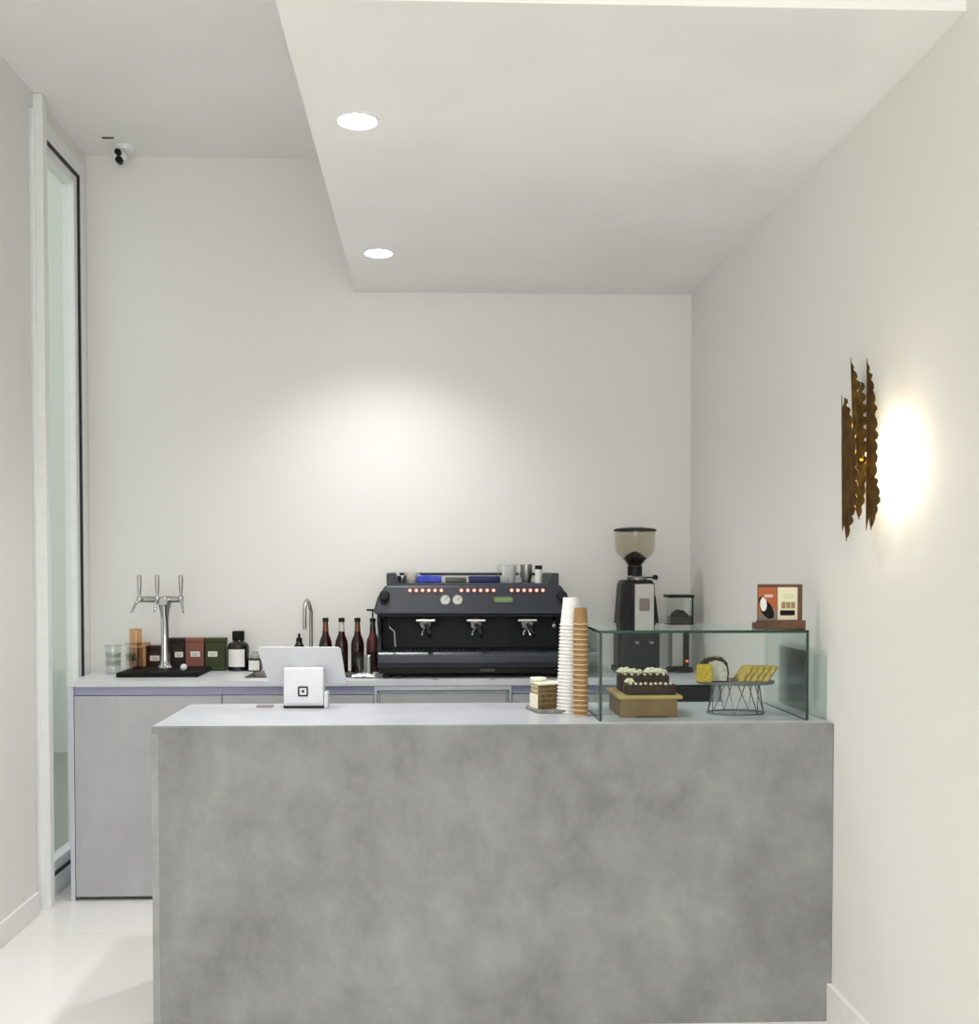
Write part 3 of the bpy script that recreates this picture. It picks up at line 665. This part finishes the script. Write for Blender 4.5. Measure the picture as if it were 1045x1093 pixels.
# ------------------------------------------------------------------ stacks of paper cups
ORD = ['topmost', 'second', 'third', 'fourth', 'fifth', 'sixth', 'seventh', 'eighth', 'ninth', 'tenth', 'eleventh', 'twelfth', 'thirteenth', 'fourteenth', 'fifteenth', 'sixteenth', 'seventeenth', 'eighteenth', 'nineteenth', 'twentieth', 'twenty-first', 'twenty-second', 'twenty-third', 'twenty-fourth', 'twenty-fifth', 'twenty-sixth', 'twenty-seventh', 'twenty-eighth']
def cup_proto(name, lab, rb, rr, h, mb, mr, group):
    t_ = thing(name, lab, 'paper cup', (0, 0, 1.0), 0, group)
    b = B(); lathe(b, [(rr-.003, 0), (rr-.001, .002), (rb, h), (rb-.003, h), (rb-.004, h-.006), (0, h-.006), (0, h-.0066), (rb-.0046, h-.0066), (rr-.0026, .002), (rr-.003, 0)], 32); obj('cup_wall', b, mb, t_)
    b = B(); tube(b, [( (rr)*math.cos(2*PI*k/32), (rr)*math.sin(2*PI*k/32), .0024) for k in range(33)], .0024, 8, False); obj('rolled_rim', b, mr, t_)
    return t_
def stack(name, kind, where, n, pitch, x, y, rb, rr, h, mb, mr, group, lean):
    p = None
    for i in range(n):                       # i = 0 is the bottom cup
        k = n-1-i
        lab = ('upside-down %s, topmost of the %s' % (kind, where)) if k == 0 else ('upside-down %s, %s from the top of the %s' % (kind, ORD[k], where))
        loc = (x+lean*i, y, 1.0+i*pitch)
        if p is None: p = cup_proto(name, lab, rb, rr, h, mb, mr, group); p.location = loc
        else: dup(p, loc, None, lab)
stack('paper_cup', 'white paper cup', 'tall white stack', 26, .0124, .487, 3.83, .0275, .0385, .098, M['paper'], M['paper'], 'white paper cups in the tall stack', .00045)
stack('paper_cup', 'brown paper cup', 'brown stack beside the glass case', 19, .0176, .522, 3.742, .0215, .0262, .058, M['kraft'], M['rim'], 'brown paper cups in the stack by the glass case', -.0001)

# ------------------------------------------------------------------ glass display case
CX0, CX1, CY0, CY1, CZ = .564, 1.272, 3.60, 4.06, 1.3045
t = thing('display_case', 'glass pastry display case with green edges on the front counter', 'display case', (CX0, CY0, 1.0))
W_, D_, H_ = CX1-CX0, CY1-CY0, CZ-1.0; g = .0095
def pane(name, x0, x1, y0, y1, z0, z1, thin):
    b = B(); box(b, x0, x1, y0, y1, z0, z1); o = obj(name, b, [M['cglass'], M['cedge']], t)
    ax = {'x': 0, 'y': 1, 'z': 2}[thin]
    for p in o.data.polygons:
        if abs(p.normal[ax]) < .5 and p.normal[1] < .5: p.material_index = 1
    return o
pane('top_pane', 0, W_, 0, D_, H_-g, H_, 'z')
pane('side_pane', 0, g, 0, D_, 0, H_-g-.0003, 'x')
pane('side_pane', W_-g, W_, 0, D_, 0, H_-g-.0003, 'x')
b = B(); box(b, g+.0003, W_-g-.0003, .002, .006, .001, H_-g-.0006); obj('front_pane', b, M['cglass'], t)
b = B(); box(b, XR-.0075, XR-.0015, 3.60, YFB-.01, 1.0, 1.218); o = obj('glass_splashback', b, [M['sglass'], M['cglass']])
for p in o.data.polygons:
    if abs(p.normal[0]) < .5: p.material_index = 1
tag(o, 'low clear glass upstand on the right wall beside the display case', 'glass panel')

# crate and chocolate cakes in the case
t = thing('wooden_crate', 'low pale wooden crate inside the glass case under the chocolate cakes', 'crate', (.748, 3.80, 1.0))
b = B(); box(b, -.098, .098, -.12, -.108, 0, .064); obj('front_board', b, M['woodf'], t, .002)
b = B(); box(b, -.098, .098, .108, .12, 0, .064); obj('back_board', b, M['woodf'], t, .002)
for s in (-1, 1):
    b = B(); box(b, s*.098-.006*(s+1), s*.098+.006*(1-s), -.1075, .1075, 0, .064); obj('side_board', b, M['woodf'], t, .002)
b = B(); box(b, -.108, .114, -.130, .130, .0645, .077); obj('lid_board', b, M['wood'], t, .003)
b = B(); box(b, -.05, .06, -.122, -.1201, 0, .006); obj('slot', b, M['gap'], t)
def loaf(lab, x, y, sx, sy, h, nuts):
    t_ = thing('chocolate_cake', lab, 'cake', (x, y, 1.077), 0, 'chocolate cakes on the crate')
    b = B(); prism(b, rrect(-sx/2, sx/2, -sy/2, sy/2, .012), 0, h, 'XY'); obj('cake_body', b, M['choc'], t_, .008, 3)
    b = B(); rnd = random.Random(nuts)
    for k in range(nuts):
        u = -sx/2+.02+(sx-.04)*k/max(1, nuts-1)
        bmesh.ops.create_icosphere(b, subdivisions=1, radius=.0058, matrix=Matrix.Translation((u, -sy*.36+rnd.uniform(-.004, .004), h+.002)))
    obj('nut_topping', b, M['nut'], t_)
    return t_
loaf('low chocolate cake with a row of pale nuts, at the front of the crate',   .757, 3.722, .178, .07, .036, 9)
loaf('taller chocolate cake carrying cream flowers, at the back of the crate', .755, 3.83, .175, .09, .058, 7)
def flower(lab, x, y, z, r, seed):
    t_ = thing('flower', lab, 'flower', (x, y, z), 0, 'cream flowers on the chocolate cakes')
    rnd = random.Random(seed); b = B()
    for ring, (nn, rr, tl, dz) in enumerate(((9, r*.62, .45, .0), (7, r*.40, .85, .004), (5, r*.2, 1.2, .007))):
        for k in range(nn):
            a = 2*PI*k/nn+ring*.4+rnd.uniform(-.1, .1)
            Mx = Matrix.Translation((rr*math.cos(a), rr*math.sin(a), r*.32+dz+rnd.uniform(0, .003))) @ Matrix.Rotation(a, 4, 'Z') @ Matrix.Rotation(-tl*.6, 4, 'Y') @ Matrix.Diagonal((r*.42, r*.26, r*.13, 1))
            bmesh.ops.create_uvsphere(b, u_segments=10, v_segments=6, radius=1, matrix=Mx)
    obj('petals', b, M['petal'], t_, smooth=True)
    b = B(); bmesh.ops.create_uvsphere(b, u_segments=10, v_segments=6, radius=r*.2, matrix=Matrix.Translation((0, 0, r*.55))); obj('flower_centre', b, M['petalc'], t_, smooth=True)
    b = B(); cyl(b, r*.25, 0, r*.32); obj('flower_base', b, M['petalc'], t_)
flower('large cream flower at the left end of the back chocolate cake', .686, 3.815, 1.135, .030, 1)
flower('cream flower second from left on the back chocolate cake', .715, 3.81, 1.135, .022, 2)
flower('small pale bud in the middle of the back chocolate cake', .742, 3.82, 1.135, .014, 3)
flower('large cream and yellow flower right of centre on the back cake', .780, 3.81, 1.135, .028, 4)
flower('cream flower second from the right on the back chocolate cake', .808, 3.815, 1.135, .023, 5)
flower('small pale bud at the right end of the back cake', .83, 3.82, 1.135, .014, 6)
flower('cream blossom at the left end of the front nut-topped cake', .687, 3.718, 1.113, .019, 7)

# wire cake stand with pastries
SXc, SYc = 1.078, 3.79
t = thing('cake_stand', 'oval grey cake stand on zigzag wire legs inside the glass case', 'cake stand', (SXc, SYc, 1.0))
ov = [(.136*math.cos(2*PI*k/48), .095*math.sin(2*PI*k/48)) for k in range(48)]
b = B(); prism(b, ov, .106, .116, 'XY'); obj('plate', b, M['platec'], t, .003)
def eq(a, s=1): return (.100*s*math.cos(a), .068*s*math.sin(a))
b = B(); nz = 7
pts = []
for k in range(nz):
    a0 = 2*PI*k/nz; a1 = a0+2*PI/nz*.5
    u, v = eq(a0), eq(a1, .82)
    pts.append((u[0], u[1], .003)); pts.append((v[0], v[1], .106))
    if k < nz: pts.append((eq(a1+.16, .82)[0], eq(a1+.16, .82)[1], .106))
tube(b, pts+[pts[0]], .0023, 8); obj('wire_legs', b, M['wire'], t)
b = B(); tube(b, [(*eq(2*PI*k/40), .0025) for k in range(41)], .0022, 8, False); obj('wire_ring', b, M['wire'], t)
ZP = 1.116
t = thing('loaf_cake', 'glazed round-topped loaf cake with yellow cut end, on the wire stand', 'cake', (1.00, 3.79, ZP), -.25)
dome = [(-.047, 0), (.047, 0), (.052, .03), (.047, .06), (.03, .078), (.0, .086), (-.03, .078), (-.047, .06), (-.052, .03)]
b = B(); prism(b, dome, -.045, .055, 'XZ'); obj('loaf_body', b, M['choc'], t, .005)
b = B(); prism(b, [(x*.74+.008, z*.84+.003) for x, z in dome], -.048, -.0452, 'XZ'); obj('pale_cut_face', b, M['filling'], t, .001)
b = B(); prism(b, rrect(-.060, -.004, .0, .062, .01), -.085, -.049, 'XZ'); obj('yellow_slice', b, M['sponge'], t, .006, 3)
b = B(); rnd = random.Random(9)
for k in range(26):
    a = rnd.uniform(.25, PI-.25); bmesh.ops.create_icosphere(b, subdivisions=1, radius=rnd.uniform(.0025, .004), matrix=Matrix.Translation((.047*math.cos(a), rnd.uniform(-.03, .05), .035+.05*math.sin(a))))
obj('sugar_topping', b, M['nut'], t)
G = 'leaning pastry slices on the wire stand'; names = ['nearest the loaf cake', 'second from the loaf cake', 'third from the loaf cake', 'fourth from the loaf cake', 'last at the right edge']
for k in range(5):
    x = 1.078+k*.0215
    t = thing('pastry_slice', 'yellow leaning pastry slice, ' + names[k], 'pastry', (x, 3.775+.004*(k % 2), ZP), 0, G)
    sh = .036
    b = B(); A, D2 = prism(b, [(-.008, 0), (.0105, 0), (.0105+sh, .052), (-.008+sh, .052)], -.04, .035, 'XZ')
    obj('pastry_body', b, M['pastry'], t, .002)
    b = B(); prism(b, [(.0107, 0), (.0135, 0), (.0135+sh, .052), (.0107+sh, .052)], -.04, .035, 'XZ'); obj('crust', b, M['crust'], t)

# ------------------------------------------------------------------ little sign on the case
t = thing('menu_sign', 'small wooden card holder with two prints on top of the glass case', 'sign', (1.195, 3.68, CZ), .0)
b = B(); box(b, -.085, .085, -.025, .03, 0, .022); box(b, -.085, .085, -.027, -.018, .0, .03); obj('ledge', b, M['walnut'], t, .002)
b = B(); box(b, -.073, .078, .0, .009, .0225, .153); obj('backboard', b, M['walnut'], t, .0015)
b = B(); box(b, .064, .078, -.010, -.0003, .0225, .153); box(b, -.073, .0638, -.004, -.0003, .143, .153); obj('frame_edge', b, M['walnut'], t, .001)
b = B(); box(b, -.072, -.008, -.0035, -.0005, .0225, .1425); q = obj('illustrated_card', b, M['orange'], t)
b = B(); prism(b, [(-.072, .028), (-.008, .028), (-.008, .06), (-.03, .075), (-.05, .06), (-.072, .05)], -.0042, -.0036, 'XZ'); obj('grey_ground', b, M['greyp'], q)
def ell(cx, cz, rx, rz, rot=0, n=28): return [(cx+rx*math.cos(a)*math.cos(rot)-rz*math.sin(a)*math.sin(rot), cz+rx*math.cos(a)*math.sin(rot)+rz*math.sin(a)*math.cos(rot)) for a in [2*PI*i/n for i in range(n)]]
b = B(); prism(b, ell(-.044, .067, .020, .036, .55), -.0048, -.0043, 'XZ'); prism(b, [(-.05, .05), (-.03, .075), (-.018, .05), (-.02, .036), (-.04, .042)], -.0047, -.0043, 'XZ'); prism(b, ell(-.064, .098, .008, .012), -.0046, -.0043, 'XZ'); obj('black_shape', b, M['blackm'], q)
b = B(); prism(b, ell(-.0555, .084, .0115, .0235, .05), -.0054, -.0049, 'XZ'); obj('white_oval', b, M['paper'], q)
b = B(); prism(b, rrect(-.052, -.022, .108, .118, .004), -.0046, -.0043, 'XZ'); obj('pale_heading', b, mat('pink_print', (.72, .50, .42), .6), q)
b = B(); box(b, -.006, .0635, -.0035, -.0005, .0305, .1425); q = obj('cream_card', b, M['cardc'], t)
b = B(); rnd = random.Random(5)
for k in range(3): box(b, .010+k*.003, .052-k*.004, -.0041, -.0036, .116-k*.006, .119-k*.006)
obj('green_heading', b, M['greenp'], q)
for k in range(3):
    b = B(); box(b, .0075+k*.0165, .0215+k*.0165, -.0041, -.0036, .07, .092); obj('tan_square', b, M['tan'], q)
b = B(); prism(b, rrect(.003, .054, .046, .064, .004), -.0041, -.0036, 'XZ'); obj('black_band', b, M['blackm'], q)

# ------------------------------------------------------------------ brass wall sconce
t = thing('wall_sconce', 'torn-edged brass wall lamp glowing on the right wall', 'wall lamp', (XR, 3.12, 1.60))
b = B(); disc_x(b, .055, -.014, -.001, .2, .24, 28); obj('wall_plate', b, M['brass'], t)
b = B(); tube(b, [(-.014, .2, .24), (-.045, .18, .24), (-.045, .10, .24)], .006, 12); tube(b, [(-.045, .12, .24), (-.095, .10, .25)], .005, 10); tube(b, [(-.045, .11, .24), (-.05, -.02, .30)], .003, 10); obj('arm', b, M['brass'], t)
def torn(yz_far, yz_near, x, bend, seed):
    """a thin curved brass blade: smooth far edge, ragged near edge; lists of (y, z)"""
    rnd = random.Random(seed); poly = yz_far+yz_near[::-1]
    b = B(); A, D2 = prism(b, poly, 0, .0016, 'YZ')
    cy = sum(p[0] for p in poly)/len(poly)
    for v in b.verts: v.co.x += x + bend*(v.co.y-cy)
    return b
def ragged(pts, seed, amp=.027, pitch=.036):
    """edge of small torn scallops along a rough outline"""
    rnd = random.Random(seed); out = []
    for (y0, z0), (y1, z1) in zip(pts, pts[1:]):
        n = max(1, round(abs(z1-z0)/pitch))
        for i in range(n):
            a = amp*rnd.choice((.45, .7, 1, 1.25))*rnd.uniform(.85, 1.15) if abs(z1-z0) > .04 else amp*.3
            for q, d in ((0, .15), (.16, .62), (.36, .95), (.58, 1), (.78, .72), (.92, .2)):
                s = min(1, (i+q*rnd.uniform(.85, 1.05))/n); out.append((y0+(y1-y0)*s-a*(d-.55), z0+(z1-z0)*s))
    out.append(pts[-1]); return out
def blade(x, far, near, bend, seed):
    b = torn(far, ragged(near, seed), x-XR, bend, seed); o = obj('brass_blade', b, M['brass'], t); return o
Y0, Z0 = 3.12, 1.60
def loc2(ps): return [(y-Y0, z-Z0) for y, z in ps]
# two tips per blade, the notch between them cut as in a torn sheet
blade(1.235, loc2([(3.274, 2.04), (3.262, 1.80), (3.252, 1.626), (3.228, 1.645), (3.202, 1.594)]), loc2([(3.258, 2.0), (3.236, 2.028), (3.168, 1.965), (3.117, 1.885), (3.09, 1.764), (3.105, 1.694), (3.16, 1.637), (3.2, 1.596)]), .12, 1)
blade(1.305, loc2([(3.334, 2.167), (3.317, 1.966), (3.296, 1.705), (3.266, 1.661)]), loc2([(3.33, 2.15), (3.284, 2.092), (3.280, 2.05), (3.255, 2.079), (3.236, 2.012), (3.222, 1.86), (3.230, 1.73), (3.262, 1.665)]), -.06, 2)
blade(1.240, loc2([(3.086, 2.114), (3.083, 1.854), (3.077, 1.623), (3.052, 1.66), (3.028, 1.622)]), loc2([(3.08, 2.10), (3.032, 2.044), (2.998, 1.975), (2.983, 1.898), (2.982, 1.836), (2.986, 1.769), (2.947, 1.714), (2.984, 1.659), (3.026, 1.626)]), .12, 3)
l = bpy.data.lights.new('sconce_lamp', 'POINT'); l.energy = SCONCE_W; l.shadow_soft_size = .012; l.color = (1, .93, .78)
o = bpy.data.objects.new('sconce_lamp', l); C.objects.link(o); o.parent = t; o.location = (-.064, -.04, .21)
b = B(); bmesh.ops.create_uvsphere(b, u_segments=16, v_segments=10, radius=.011); o = obj('bulb', b, mat('bulb_glow', (1, .95, .85), .4, emit=(1, .9, .7), es=8), t, smooth=True, loc=(-.062, .0, .245)); o.visible_shadow = True

# ------------------------------------------------------------------ security camera
t = thing('security_camera', 'small white security camera on the ceiling in the left corner', 'camera', (-1.512, 5.42, ZC))
b = B(); lathe(b, [(0, 0), (.048, 0), (.048, -.008), (.040, -.022), (0, -.022)], 32, .02, .0); obj('mount', b, M['white'], t)
b = B(); bmesh.ops.create_uvsphere(b, u_segments=28, v_segments=16, radius=.034, matrix=Matrix.Translation((-.004, 0, -.050))); obj('dome', b, M['white'], t, smooth=True)
b = B(); disc_y(b, .015, -.052, -.03, 0, -.042, 24); obj('lens', b, M['black'], t)
b = B(); disc_y(b, .017, -.044, -.015, .003, -.076, 24); obj('infrared_light', b, M['black'], t)
b = B(); box(b, -.055, .0, -.12, -.108, -.004, -.0002); obj('cable_slot', b, M['gap'], t)
